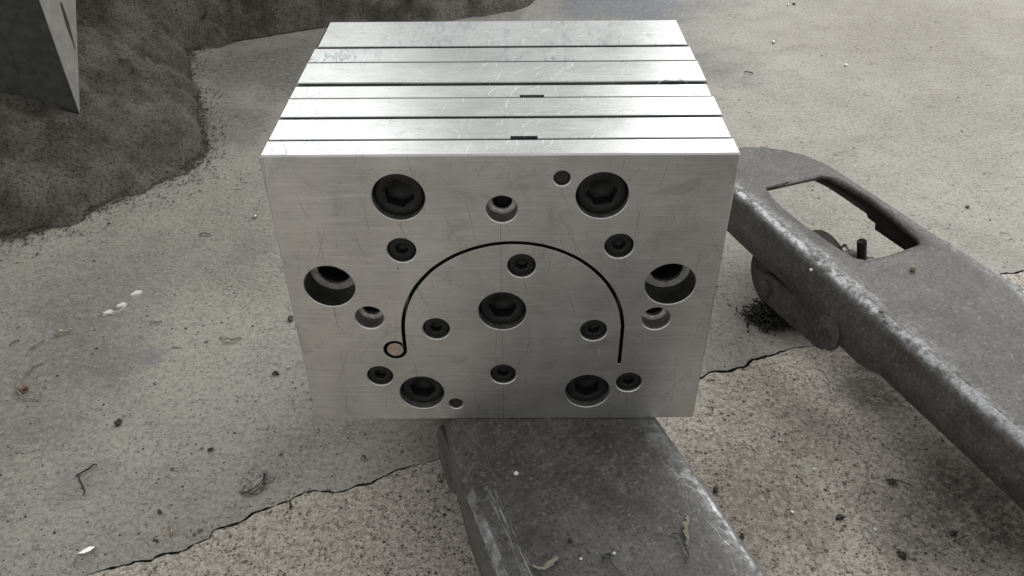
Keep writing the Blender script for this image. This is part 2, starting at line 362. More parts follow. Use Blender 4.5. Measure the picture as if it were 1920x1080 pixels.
def box(bm, x0, x1, y0, y1, z0, z1):
    v = [bm.verts.new(p) for p in ((x0, y0, z0), (x1, y0, z0), (x1, y1, z0), (x0, y1, z0), (x0, y0, z1), (x1, y0, z1), (x1, y1, z1), (x0, y1, z1))]
    for f in ((3, 2, 1, 0), (4, 5, 6, 7), (0, 1, 5, 4), (1, 2, 6, 5), (2, 3, 7, 6), (3, 0, 4, 7)): bm.faces.new([v[i] for i in f])
def tube(pts, r, n=6, taper=True):
    bm = bmesh.new(); rings = []; N = len(pts)
    for i, p in enumerate(pts):
        d = (pts[min(i+1, N-1)]-pts[max(i-1, 0)]).normalized(); a = d.cross(Vector((.13, .2, 1))).normalized(); b = d.cross(a)
        rr = r*(1 if not taper else .45+.55*math.sin(math.pi*min(max((i+.7)/(N+.4), 0), 1)))
        rings.append([bm.verts.new(p+(a*math.cos(2*math.pi*k/n)+b*math.sin(2*math.pi*k/n))*rr) for k in range(n)])
    for a, b in zip(rings, rings[1:]):
        for k in range(n): bm.faces.new((a[k], a[(k+1) % n], b[(k+1) % n], b[k]))
    bm.faces.new(rings[0][::-1]); bm.faces.new(rings[-1]); bmesh.ops.recalc_face_normals(bm, faces=bm.faces); return bm

# ------------------------------------------------------------------ setting: concrete floor split along its crack
crack_l = [(100, 1104), (167, 1078), (183, 1072), (228, 1056), (285, 1052), (310, 1039), (346, 1035), (367, 1021), (391, 1009), (401, 994), (424, 986), (452, 978), (473, 968),
           (509, 952), (534, 942), (554, 931), (571, 921), (591, 917), (632, 923), (662, 914), (690, 905), (715, 897), (740, 885), (766, 874), (790, 868), (806, 865)]
crack_r = [(1312, 707), (1336, 696), (1368, 693), (1396, 686), (1410, 673), (1442, 668), (1474, 656), (1502, 652), (1530, 645), (1600, 620), (1700, 570), (1800, 540), (1888, 511), (1925, 507)]
pts = [px(*p) for p in crack_l + crack_r]
d0 = (pts[0]-pts[3]).normalized(); d1 = Vector((.93, .36, 0))
pts = [pts[0]+d0*4, pts[0]+d0*.6] + pts + [pts[-1]+d1*.5, pts[-1]+d1*4]
# subdivide and roughen
line = []
for a, b in zip(pts, pts[1:]):
    k = max(1, min(40, int((b-a).length/.0035)))
    for i in range(k): line.append(a.lerp(b, i/k))
line.append(pts[-1])
def jit(p, s, a): return Vector((noise.noise(p*s), noise.noise(p*s+Vector((9, 3, 1))), 0))*a
up, lo = [], []
for i, p in enumerate(line):
    tdir = (line[min(i+1, len(line)-1)]-line[max(i-1, 0)]).normalized(); nn = Vector((-tdir.y, tdir.x, 0))
    wv = .0005+.0014*max(0, noise.noise(p*11+Vector((2, 0, 0)))+.2)
    q = p+jit(p, 130, .0022)+jit(p, 45, .0030)
    up.append(q+nn*wv+jit(p+Vector((5, 0, 0)), 230, .0014)); lo.append(q-nn*wv+jit(p+Vector((0, 7, 0)), 230, .0014))
def floor_part(name, edge, far, mat, flip):
    bm = bmesh.new(); loop = [Vector((v.x, v.y, 0)) for v in edge] + far
    tri = tessellate_polygon([loop]); vs = [bm.verts.new(v) for v in loop]
    for a in tri:
        try: bm.faces.new([vs[i] for i in a])
        except ValueError: pass
    n = len(edge); bot = [bm.verts.new((v.x, v.y, -.012)) for v in edge]
    for i in range(n-1): bm.faces.new((vs[i], vs[i+1], bot[i+1], bot[i]))
    for f in bm.faces:
        f.normal_update()
        if abs(f.normal.z) > .9 and f.normal.z < 0: f.normal_flip()
    fo = obj(name, bm, mat, loc=(0, 0, GZ)); fo.data.materials.append(M['crack'])
    for p in fo.data.polygons:
        if abs(p.normal.z) < .5: p.material_index = 1
    return tag(fo, kind='structure')
L, R_ = line[0], line[-1]
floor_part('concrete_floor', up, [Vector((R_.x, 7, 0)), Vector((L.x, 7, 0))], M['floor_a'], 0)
floor_part('weathered_floor', lo, [Vector((R_.x, -5, 0)), Vector((L.x, -5, 0))], M['floor_b'], 1)
bm = bmesh.new()
for i in range(0, len(line)-1):
    a, b = line[i], line[i+1]; t_ = (b-a).normalized(); nn = Vector((-t_.y, t_.x, 0))*.012
    z = Vector((0, 0, -.0095))
    bm.faces.new([bm.verts.new(v) for v in (a-nn+z, b-nn+z, b+nn+z, a+nn+z)])
bmesh.ops.remove_doubles(bm, verts=bm.verts, dist=1e-6)
tag(obj('floor_crack', bm, M['crack'], loc=(0, 0, GZ)), kind='structure')

# dirt bank: height field inside a boundary read off the floor
bpx = [(-260, 560), (0, 446), (60, 436), (150, 408), (240, 368), (300, 336), (350, 318), (378, 292), (384, 262), (376, 205), (362, 160), (350, 120), (356, 96), (430, 80), (520, 66), (620, 50), (720, 46), (820, 42), (910, 30), (985, 10)]
bnd = [px(*p) for p in bpx]; bnd = [Vector((v.x, v.y)) for v in bnd]
bnd += [Vector((.09, 1.42)), Vector((.16, 1.75)), Vector((.1, 2.3)), Vector((-2.2, 2.3)), Vector((-2.2, .1))]
def inside(p):
    c = False; n = len(bnd)
    for i in range(n):
        a, b = bnd[i], bnd[i-1]
        if (a.y > p.y) != (b.y > p.y) and p.x < (b.x-a.x)*(p.y-a.y)/(b.y-a.y)+a.x: c = not c
    return c
def sdist(p, i0, i1):
    best = 9
    for i in range(i0, i1):
        a, b = bnd[i], bnd[i+1]; ab = b-a; t_ = max(0, min(1, (p-a).dot(ab)/ab.dot(ab))); best = min(best, (p-a-ab*t_).length)
    return best
def smooth(t_): t_ = max(0, min(1, t_)); return t_*t_*(3-2*t_)
bm = bmesh.new(); grid = {}
x = -1.5; xs = []
while x < .2: xs.append(x); x += .0085
y = .15; ys = []
while y < 1.85: ys.append(y); y += .0085
for i, x in enumerate(xs):
    for j, y in enumerate(ys):
        p = Vector((x, y)); q = Vector((x, y, 0))
        wob = noise.noise(q*14)*.018+noise.noise(q*40)*.010+noise.noise(q*90)*.005
        s = sdist(p, 0, len(bnd)-4)*(1 if inside(p) else -1)+wob
        if s < -.022: continue
        dm = sdist(p, 0, 12)+wob; db = sdist(p, 12, len(bpx)+1)+wob      # heap / back bank
        sp_ = max(s, 0); h = .70*min(sp_, .09)+.42*max(0, min(sp_-.09, .25))+.012*smooth(sp_/.02)
        back = smooth((y-.95-(.62+x)*.18+.02)/.12)
        h2 = .26*smooth(max(min(db, s+.0), 0)/.16)
        h = max(h*(1-.0*back), h2*back) if s > 0 else 0
        lump = noise.fractal(q*30, .7, 2.0, 5)*.012+max(0, noise.noise(q*55+Vector((3, 1, 0))))*.010+noise.fractal(q*8, 1., 2., 2)*.008+abs(noise.noise(q*85))*.007
        z = h+lump*smooth((s+.01)/.05)-.006*(1-smooth((s+.02)/.022))
        grid[i, j] = bm.verts.new((x, y, z))
for (i, j), v in list(grid.items()):
    q = [grid.get(k) for k in ((i, j), (i+1, j), (i+1, j+1), (i, j+1))]
    if all(q): bm.faces.new(q)
for f in bm.faces: f.smooth = True
me_d = bpy.data.meshes.new('dirt_bank'); bm.to_mesh(me_d); bm.free()
tag(obj('dirt_bank', me_d, M['dirt'], loc=(0, 0, GZ)), 'bank of caked dark dirt heaped over the concrete footing', kind='structure')

# unseen wall added behind the bank to shade the back-left floor
bm = bmesh.new(); wl = [Vector((-2.3, 1.12, 0)), Vector((-.62, 1.24, 0)), Vector((-.05, 1.52, 0)), Vector((.02, 1.75, 0)), Vector((.0, 2.3, 0)), Vector((-2.3, 2.3, 0))]
bt = [bm.verts.new(v) for v in wl]; tp = [bm.verts.new(v+Vector((0, 0, .62))) for v in wl]
for i in range(6): bm.faces.new((bt[i], bt[(i+1) % 6], tp[(i+1) % 6], tp[i]))
bm.faces.new(tp)
bmesh.ops.recalc_face_normals(bm, faces=bm.faces)
tag(obj('shade_wall', bm, M['dirt'], loc=(0, 0, GZ)), 'unseen wall added behind the dirt bank to shade the floor', 'wall')

# ------------------------------------------------------------------ die block
W2, H = .140, .220
die = tag(empty('steel_die_block', (0, 0, 0)), 'shiny stacked-plate steel extrusion die block with black socket screws and arc slot', 'die block')
big = [(-.0613, .1912), (.0612, .1917), (-.0590, .0275), (.0603, .0283), (0, .1028)]
small = [(-.0628, .1525), (.0740, .1549), (.0128, .1400), (-.0450, .0877), (.0617, .0856), (-.0002, .0453), (-.0876, .0443), (.0894, .0369)]
Hole = [(-.1122, .1243), (.1094, .1246)]
hole = [(-.0891, .0978), (.1030, .0957), (.0008, .1824)]
dow = [(.0367, .2037), (-.0351, .0162)]
# slot outline: arc with a hooked ring
sw = .0025; cx, cz, ra = .0072, .0840, .0740; rc = Vector((-.0746, .0690)); R0 = .0082
xl = rc.x+R0-sw/2                                       # centre line of the left leg
path = [Vector((cx+ra, .0552+.0285*i/8)) for i in range(8)]
for i in range(49):
    a = math.pi*i/48; s = i/48
    rr = ra+(xl-(cx-ra))*-s*0
    path.append(Vector((cx+ra*math.cos(a), cz+ra*math.sin(a))))
# ease the left leg onto the tangent of the ring
path = [Vector((p.x+(xl-(cx-ra))*smooth((.0-p.x+.0)/.067) if p.x < 0 else p.x, p.y)) for p in path]
for i in range(1, 5): path.append(Vector((xl, cz+(rc.y-cz)*i/5)))
outer_, inner_ = [], []
for i, p in enumerate(path):
    d = (path[min(i+1, len(path)-1)]-path[max(i-1, 0)]).normalized(); nn = Vector((d.y, -d.x))   # right of travel = outside of arc
    jg = .00012*noise.noise(Vector((p.x*300, p.y*300, 0)))
    outer_.append(p+nn*(sw/2+jg)); inner_.append(p-nn*(sw/2-jg*1.5))
a0 = math.acos((R0-sw)/R0)
ringpts = [Vector((rc.x+R0*math.cos(-t_), rc.y+R0*math.sin(-t_))) for t_ in [i*(2*math.pi-a0)/40 for i in range(41)]]
# travel: outer (left/out) side down to the ring, round the ring, back up the inner side
slot = outer_ + ringpts[::-1] + inner_[::-1]
if area2(slot) < 0: slot = slot[::-1]
holes = [(circle(x, z, .0160, 56), .0004) for x, z in big] + [(circle(x, z, .0091, 40), .0006) for x, z in small] \
    + [(circle(x, z, .0164, 56), .0005) for x, z in Hole] + [(circle(x, z, .0094, 40), .0007) for x, z in hole] \
    + [(circle(x, z, .0050, 28), .0006) for x, z in dow] + [(slot, .00012)] + [(circle(-.0664, .1385, .0006, 10), .0001), (circle(.0958, .0782, .0006, 10), .0001)]
plates_y = [0, .0194, .0492, .0783, .1005, .1390, .1672, .2217]
GAP = [.0025, .0027, .0022, .0050, .0027, .0027]
CHF = [.0010, .0004, .0004, .0004, .0006, .0004, .0004]     # front chamfer of each plate
CHB = [.0004, .0004, .0004, .0005, .0004, .0004, .0012]
DY = [0, 0, .0004, 0, -.0003, 0, .0]
for k in range(7):
    y0 = plates_y[k]+(GAP[k-1]/2 if k else 0); y1 = plates_y[k+1]-(GAP[k]/2 if k < 6 else 0)
    dz = [0, -.0003, .0001, -.0003, 0, -.0004, .0001][k]; dx = [0, -.0006, .0004, -.0009, .0003, -.0004, .0004][k]
    hs = holes if k == 0 else ([(circle(x, z, .0112, 40), .0005) for x, z in Hole] + [(circle(x, z, .0062, 30), .0004) for x, z in hole] if k < 4 else [])
    bm = slab(rect(-W2+max(dx, 0)*.2, W2+min(dx, 0), .0002 if k else 0, H+dz, .0012 if k < 6 else .003), CHF[k], hs, y1-y0, CHB[k])
    o = obj('plate', bm, M['front'] if k == 0 else M['tops'][k], die, (0, y0, 0))
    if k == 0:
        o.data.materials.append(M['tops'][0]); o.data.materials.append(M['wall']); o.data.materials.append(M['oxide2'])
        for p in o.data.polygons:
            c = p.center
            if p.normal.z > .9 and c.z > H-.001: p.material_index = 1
            elif abs(p.normal.y) < .2 and abs(c.x) < W2-.004 and .004 < c.z < H-.004: p.material_index = 3 if any((c.x-a)**2+(c.z-b)**2 < .0175**2 for a, b in Hole) or not any((c.x-a)**2+(c.z-b)**2 < q*q for l, q in ((big, .0165), (small, .0096), (hole, .0099), (dow, .0055)) for a, b in l) else 2  # slot walls coloured dark as gap shade; bore walls just darker steel
        tag(o, 'front plate bored for screws with the arc-shaped slot')
    else:
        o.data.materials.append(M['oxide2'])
        for p in o.data.polygons:      # bores behind the front plate get the dark steel
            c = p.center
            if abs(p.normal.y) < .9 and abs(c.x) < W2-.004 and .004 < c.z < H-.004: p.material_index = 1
    if k in (1, 3):                                             # pry slots milled into the front edge
        nx0, nx1 = ((.0062, .0225) if k == 1 else (.0122, .0282))
        cb = bmesh.new(); box(cb, nx0, nx1, -.001, .0030, H-.0045, H+.01); cut = obj('cutter', cb, M['oxide'])
        cut.location = (0, y0, 0)
        md = o.modifiers.new('b', 'BOOLEAN'); md.object = cut; md.operation = 'DIFFERENCE'; md.solver = 'EXACT'
        bpy.context.view_layer.update(); dg = bpy.context.evaluated_depsgraph_get()
        me = bpy.data.meshes.new_from_object(o.evaluated_get(dg)); o.modifiers.clear(); o.data = me
        bpy.data.objects.remove(cut)
        pl = bmesh.new(); box(pl, nx0+.0003, nx1-.0003, .0003, .0027, H-.0046, H-.0040)
        obj('pry_slot_floor', pl, M['oxide'], die, (0, y0, 0))
for k in range(6):          # dark sealing shim recessed in each joint
    bm = bmesh.new(); g = GAP[k]/2+.0002; box(bm, -W2+.0016, W2-.0016, plates_y[k+1]-g, plates_y[k+1]+g, .17, H-.0030)
    obj('joint_shim', bm, M['shim'], die)
# counterbore seats
for x, z in hole:
    obj('bore_seat', lathe_y([(.0094, .0106), (.0068, .0106), (.0062, .0112), (.0062, .0120), (.0094, .0120)], 40), M['bore'], die, (x, 0, z), 50)
for x, z in Hole:
    obj('bore_seat', lathe_y([(.0164, .0186), (.0126, .0186), (.0122, .0179), (.0113, .0179), (.0112, .0193), (.0164, .0193)], 48), M['bore'], die, (x, 0, z), 30)
cp = obj('slot_core_pin', lathe_y([(0, 0), (R0-sw-.0002, 0), (R0-sw, .0002), (R0-sw, .0194)], 32), M['copper'], die, (rc.x, .0002, rc.y), 40); cp.data.materials.append(M['oxide2']); cp['label'] = 'round bronze-coloured core inside the hooked end of the slot'
for p in cp.data.polygons: p.material_index = 0 if abs(p.normal.y) > .5 else 1  # core sides coloured dark to hold the ring gap's shade
for x, z in dow:
    obj('dowel_pin', lathe_y([(0, 0), (.0042, 0), (.0047, .0006), (.0047, .016)], 28), M['oxide2'], die, (x, .0022, z), 40)
def screw_mesh(R, hexr, L, n=48):
    """socket head: rim, hexagonal recess with a drilled cone at the bottom"""
    bm = bmesh.new(); ch = R*.10
    def ring(r, y, f=None):
        out = []
        for i in range(n):
            a = 2*math.pi*i/n; rr = r
            if f: b = (a % (math.pi/3))-math.pi/6; rr = r*math.cos(math.pi/6)/math.cos(b)
            out.append(bm.verts.new((rr*math.cos(a), y, rr*math.sin(a))))
        return out
    rs = [ring(R, L), ring(R, ch*1.1), ring(R*.975, ch*.4), ring(R-ch*1.2, 0), ring(hexr*1.13, 0.), ring(hexr*1.04, R*.035, None), ring(hexr, R*.06, 1), ring(hexr, R*.62, 1), ring(hexr*.55, R*.66)]
    for a, b in zip(rs, rs[1:]):
        for i in range(n): bm.faces.new((a[i], a[(i+1) % n], b[(i+1) % n], b[i]))
    tip = bm.verts.new((0, R*.85, 0))
    for i in range(n): bm.faces.new((rs[-1][i], rs[-1][(i+1) % n], tip))
    bmesh.ops.recalc_face_normals(bm, faces=bm.faces)
    me = bpy.data.meshes.new('screw'); bm.to_mesh(me); bm.free(); return me
mb, ms = screw_mesh(.0149, .0098, .0140), screw_mesh(.0083, .0044, .0085)
rb = [.35, -.15, .2, .52, .0]; db = [.0036, .0036, .0042, .0042, .0042]
for i, (x, z) in enumerate(big):
    obj('socket_screw', mb, M['oxide'], die, (x, db[i], z), 35, (0, rb[i], 0))
for i, (x, z) in enumerate(small):
    obj('socket_screw', ms, M['oxide'], die, (x, .0016, z), 35, (0, rnd.uniform(0, 1), 0))

# ------------------------------------------------------------------ pallet truck
ANG = math.atan2(.34992, .93678)
truck = tag(empty('pallet_truck', (0, 0, GZ), ANG), 'scuffed dark grey pallet truck whose two forks carry the die block', 'pallet truck')
ZT = .12
def fork_mesh(mirror):
    def mx(p): return Vector((.45-p[0], p[1])) if mirror else Vector(p)
    key = [(.340, -.95), (.340, .232), (.345, .258), (.356, .284), (.372, .303), (.392, .315), (.412, .319), (.435, .310), (.457, .291), (.470, .267), (.4755, .234), (.477, .19), (.479, .15), (.483, .09), (.488, .04), (.494, -.01), (.499, -.06), (.500, -.12), (.500, -.95)]
    out = []
    for a, b in zip(key, key[1:]):
        a, b = Vector(a), Vector(b); k = max(1, int((b-a).length/.012))
        for i in range(k): out.append(a.lerp(b, i/k))
    out.append(Vector(key[-1])); out = [mx(p) for p in out]
    closed = out[:]
    rf = .011; bm = bmesh.new(); rings = []
    prof = [(-rf, 0), (-rf*.62, -rf*.076), (-rf*.29, -rf*.29), (-rf*.076, -rf*.62), (0, -rf), (0, -.030), (0, None)]
    for d, z in prof:
        loop = offset(closed, d); rg = []
        for p, q in zip(loop, closed):
            zz = z
            if z is None:
                zz = -.050-.009*smooth((q.y+.016)/.012)*smooth((.105-q.y)/.05)
                if (q.x > .42 if not mirror else q.x < .03):      # outer skirt is cut back beside the roller slot
                    zz = -.050+.014*smooth((q.y-.02)/.03)+.018*smooth((q.y-.160)/.008)
            wob = noise.noise(Vector((q.x*9, q.y*13, z or 1)))*.0008
            dip = -.016*smooth((q.y-.20)/.13) if z is not None else -.004*smooth((q.y-.2)/.13)
            rg.append(bm.verts.new((p.x+wob, p.y, ZT+zz+wob+dip*.35)))
        rings.append(rg)
    n = len(closed)
    for a, b in zip(rings, rings[1:]):
        for i in range(n-1): bm.faces.new((a[i], a[i+1], b[i+1], b[i]))
    hol = [(.375, .2175), (.369, .195), (.367, .172), (.368, .141), (.371, .115), (.374, .090), (.377, .076), (.384, .070), (.405, .068), (.430, .070), (.452, .072), (.4565, .080), (.459, .100), (.462, .130), (.463, .159), (.4595, .185), (.453, .210), (.446, .2185), (.41, .218)]
    hol = [mx(p) for p in hol]
    hv = [bm.verts.new((p.x, p.y, ZT-.016*.35*smooth((p.y-.20)/.13))) for p in hol]
    top = rings[0]; loops = [[Vector((v.co.x, v.co.y, 0)) for v in top], [Vector((v.co.x, v.co.y, 0)) for v in hv]]
    al = top+hv
    for a in tessellate_polygon(loops):
        try: bm.faces.new([al[i] for i in a])
        except ValueError: pass
    bmesh.ops.recalc_face_normals(bm, faces=bm.faces)
    if sum(f.normal.z*f.calc_area() for f in bm.faces) < 0: bmesh.ops.reverse_faces(bm, faces=bm.faces)
    return bm
def hull2(circs, y0, y1, n=24):
    """thick plate (thickness along x) around circles given in (along, z)"""
    P = [(c[0]+c[2]*math.cos(2*math.pi*i/n), c[1]+c[2]*math.sin(2*math.pi*i/n)) for c in circs for i in range(n)]
    P = sorted(set((round(a, 6), round(b, 6)) for a, b in P))
    def half(pts):
        h = []
        for p in pts:
            while len(h) > 1 and (h[-1][0]-h[-2][0])*(p[1]-h[-2][1])-(h[-1][1]-h[-2][1])*(p[0]-h[-2][0]) <= 0: h.pop()
            h.append(p)
        return h[:-1]
    hl = half(P)+half(P[::-1]); bm = bmesh.new()
    a = [bm.verts.new((y0, p[0], p[1])) for p in hl]; b = [bm.verts.new((y1, p[0], p[1])) for p in hl]
    bm.faces.new(a); bm.faces.new(b[::-1])
    for i in range(len(hl)): bm.faces.new((a[i], a[(i+1) % len(hl)], b[(i+1) % len(hl)], b[i]))
    bmesh.ops.recalc_face_normals(bm, faces=bm.faces)
    bmesh.ops.bevel(bm, geom=[e for e in bm.edges if abs(e.verts[0].co.x-e.verts[1].co.x) < 1e-9], offset=.0012, segments=2, affect='EDGES')
    return bm
def cyl_x(r, x0, x1, n=32, ch=.001):
    bm = lathe_y([(0, x0), (r-ch, x0), (r, x0+ch), (r, x1-ch), (r-ch, x1), (0, x1)], n)
    bmesh.ops.rotate(bm, verts=bm.verts, cent=(0, 0, 0), matrix=Matrix.Rotation(-math.pi/2, 3, 'Z')); return bm
for mirror in (True, False):
    fk = obj('fork', fork_mesh(mirror), M['fork'], truck, smooth=50)
    s = fk.modifiers.new('thickness', 'SOLIDIFY'); s.thickness = .0055; s.offset = -1; s.material_offset = 1; s.material_offset_rim = 0; fk.data.materials.append(M['under'])
    fk['label'] = 'fork under the die block' if mirror else 'free fork with the open roller slot'
    def X(x): return .45-x if mirror else x
    def plate_part(name, circs, xa, xb, parent=fk): return obj(name, hull2(circs, min(X(xa), X(xb)), max(X(xa), X(xb))), M['pin'] if name != 'pivot_lug' else M['fork'], parent, smooth=30)
    for side in (0, 1):
        e0 = .340 if side == 0 else .482; sg = -1 if side == 0 else 1
        if side == 0: plate_part('pivot_lug', [(.046, .066, .0165), (.048, .060, .0165)], e0+sg*-.004, e0+sg*.0008)
        else: plate_part('pivot_lug', [(.014, .078, .026), (.018, .064, .022)], .478, .4930)
        if side == 0:
            plate_part('link_arm', [(.143, .046, .017), (.062, .056, .021)], e0-sg*.001, e0-sg*.007)
            plate_part('link_arm', [(.155, .064, .017), (.110, .078, .020)], e0-sg*.0085, e0-sg*.0135)
        else:
            plate_part('link_arm', [(.142, .044, .0085), (.062, .060, .014)], e0-sg*.008, e0-sg*.013)
        for (ay, az, rr, ext) in (((.048, .060, .0090, .0016), (.143, .046, .0085, .0022), (.155, .064, .0105, -.0072)) if side == 0 else ((.010, .066, .0080, .0120),)):
            xa = X(e0+sg*ext); xb = X(e0-sg*.016)
            obj('pivot_pin', cyl_x(rr, min(xa, xb), max(xa, xb)), M['pin'], fk, (0, ay, az), 40)
    xa, xb = sorted((X(.3625), X(.432)))
    ro = obj('load_roller', cyl_x(.0395, xa, xb, 48, .003), M['rubber'], fk, (0, .163, .0400), 40)
    xa, xb = sorted((X(.350), X(.470)))
    obj('axle', cyl_x(.0095, xa, xb, 24), M['pin'], fk, (0, .163, .0400), 40)
    xa, xb = sorted((X(.436), X(.478)))
    obj('cross_tie', cyl_x(.008, xa, xb, 20), M['pin'], fk, (0, .142, .0435), 40)
bm = bmesh.new(); box(bm, -.05, .50, -1.12, -.945, .03, .34); bmesh.ops.bevel(bm, geom=bm.edges[:], offset=.02, segments=3, affect='EDGES')
obj('yoke', bm, M['fork'], truck)
for xx in (.13, .32):
    obj('steer_wheel', cyl_x(.09, xx-.025, xx+.025, 40, .006), M['rubber'], truck, (0, -1.06, .09), 40)

# ------------------------------------------------------------------ machine base at the heap
tip = px(148, 222, -.046)
mach = tag(empty('machine_base', (tip.x, tip.y, GZ)), 'dark painted machine base panel standing in the dirt with a tapered slotted flange', 'machine base')
bk = pxx(139, 0, tip.x)
sl = (bk.y-tip.y)/(bk.z-tip.z)
z0 = tip.z-GZ
bm = bmesh.new()
f_ = [(0, -.02), (0, .9), (.9, .9), ]
# front panel: thick sheet facing the camera
box(bm, -.9, .0045, -.006, -.0005, z0-.05, .75)
bmesh.ops.bevel(bm, geom=[e for e in bm.edges], offset=.0015, segments=2, affect='EDGES')
obj('front_panel', bm, M['panel'], mach, (0, 0, 0), 40)
# side flange in the y-z plane, tapering to the bottom corner, with a long slot
def yz(u, v): p = pxx(u, v, tip.x); return Vector((p.y-tip.y, p.z-GZ))
outl = [Vector((-.002, z0)), Vector((.75*sl, z0+.75)), Vector((-.002, z0+.75))]
if area2(outl) < 0: outl = outl[::-1]
s0, s1 = yz(111, 8), yz(137, 91)
dd = (s1-s0).normalized(); nn = Vector((-dd.y, dd.x))*.0038
sl_loop = [s0-nn*.8, s0-dd*.003, s0+nn*.8, s0.lerp(s1, .5)+nn*1.2, s1+nn*.4, s1+dd*.003, s1-nn*.4, s0.lerp(s1, .5)-nn*1.2]
if area2(sl_loop) < 0: sl_loop = sl_loop[::-1]
bm = slab(outl, .0008, [(sl_loop, .0003)], .005)
bmesh.ops.rotate(bm, verts=bm.verts, cent=(0, 0, 0), matrix=Matrix.Rotation(math.pi/2, 3, 'Z'))
obj('side_flange', bm, M['flange'], mach, (.003, 0, 0))
bm = bmesh.new(); box(bm, -.9, -.006, .012, .6, .52, .75); obj('unseen_shade_bed', bm, M['panel'], mach)  # unseen body above, added to shade the dirt bank

# ------------------------------------------------------------------ loose things
def chip_mesh(r, th, n=7, el=1.4):
    bm = bmesh.new(); top = []; bot = []
    for i in range(n):
        a = 2*math.pi*i/n; rr = r*rnd.uniform(.65, 1.1)
        p = Vector((rr*el*math.cos(a), rr*math.sin(a), 0)); zz = rnd.uniform(.0, .35)*th
        bot.append(bm.verts.new(p+Vector((0, 0, zz*.2)))); top.append(bm.verts.new(p*.86+Vector((0, 0, th+zz))))
    bm.faces.new(top); bm.faces.new(bot[::-1])
    for i in range(n): bm.faces.new((bot[i], bot[(i+1) % n], top[(i+1) % n], top[i]))
    return bm
def lump_mesh(r, sq=(1, 1, .7), sub=2, rough=.35):
    bm = bmesh.new(); bmesh.ops.create_icosphere(bm, subdivisions=sub, radius=r); o = Vector((rnd.random()*9, rnd.random()*9, 0))
    for v in bm.verts:
        k = 1+rough*noise.noise(v.co/r*1.3+o); v.co = Vector((v.co.x*sq[0], v.co.y*sq[1], v.co.z*sq[2]))*k
    lo_ = min(v.co.z for v in bm.verts)
    for v in bm.verts: v.co.z -= lo_
    return bm
def ribbon_mesh(pts, wd, th=.0004, up=.6):
    """curled strip of swarf standing partly on edge"""
    bm = bmesh.new(); rings = []
    for i, p in enumerate(pts):
        d = (pts[min(i+1, len(pts)-1)]-pts[max(i-1, 0)]).normalized(); s = d.cross(Vector((0, 0, 1))).normalized(); b = (Vector((0, 0, 1))*up+s*(1-up)).normalized()
        c = d.cross(b).normalized(); k = wd*(.35+.65*math.sin(math.pi*(i+.6)/(len(pts)+.2)))*rnd.uniform(.55, 1.25)
        rings.append([bm.verts.new(q) for q in (p-c*th/2, p+c*th/2, p+c*th/2+b*k, p-c*th/2+b*k)])
    for a, b in zip(rings, rings[1:]):
        for k in range(4): bm.faces.new((a[k], a[(k+1) % 4], b[(k+1) % 4], b[k]))
    bm.faces.new(rings[0]); bm.faces.new(rings[-1][::-1]); bmesh.ops.recalc_face_normals(bm, faces=bm.faces); return bm
def pxpath(l, z=GZ, lift=None):
    ps = [px(u, v, z) for u, v in l]; o = ps[0].copy(); out = []
    for a, b in zip(ps, ps[1:]):
        for i in range(4): out.append(a.lerp(b, i/4)-o)
    out.append(ps[-1]-o)
    # smooth
    for _ in range(2): out = [out[0]]+[(out[i-1]+out[i]*2+out[i+1])/4 for i in range(1, len(out)-1)]+[out[-1]]
    if lift:
        for i, p in enumerate(out): p.z += lift*math.sin(math.pi*i/(len(out)-1))
    return o, out
def thing(name, bm, mat, loc, label, cat, rz=0., smooth_=False, group=None):
    o = obj(name, bm, M[mat], None, loc, smooth_, (0, 0, rz)); return tag(o, label, cat, group)
def Fz(u, v): return px(u, v)+Vector((0, 0, .0002))
# white scraps by the dirt bank
for (u, v, r, el, lb) in ((257, 551, .0036, 2.4, 'lone white plastic sliver apart from the other white scraps'), (229, 574, .0037, 1.9, 'white plastic scrap in the middle of a short row'),
                          (203, 588, .0030, 2.1, 'small white plastic scrap at the end of the row')):
    thing('plastic_scrap', chip_mesh(r, .0022, 8, el), 'white', Fz(u, v), lb, 'scrap', .75, False, 'white plastic scraps on the floor')
o, l = pxpath([(205, 583), (222, 588), (240, 570)]); thing('paper_thread', tube([p+Vector((0, 0, .0006)) for p in l], .0004), 'white', o, 'thin white thread between the white scraps', 'thread')
# dark curved swarf with a crumpled grey flake
o, l = pxpath([(452, 928), (470, 924), (488, 913), (496, 898), (494, 889)], lift=.003); thing('curved_swarf', ribbon_mesh(l, .0042, .0006), 'black', o+Vector((0, 0, .0002)), 'thick black curved swarf strip beside a crumpled flake', 'swarf', smooth_=60)
thing('crumpled_flake', lump_mesh(.0100, (1.25, .85, .045), 4, 1.3), 'flake', Fz(474, 905), 'crumpled grey leaf-like flake touching the black curved swarf', 'flake', .3)
# wire hoop and bushing
o, l = pxpath([(82, 682), (62, 690), (45, 708), (34, 728), (40, 745), (58, 751), (77, 751)], lift=.002)
thing('wire_strand', tube([p+Vector((0, 0, .0012)) for p in l], .0011), 'grey', o, 'bent grey wire strand curving round a small bushing', 'wire')
thing('small_bushing', lathe_y([(.0022, 0), (.0036, 0), (.0036, .0075), (.0022, .0075), (.0022, 0)], 20), 'pink', Fz(50, 736)+Vector((0, 0, .0036)), 'small copper-coloured bushing lying inside the wire curve', 'bushing', .9, 40)
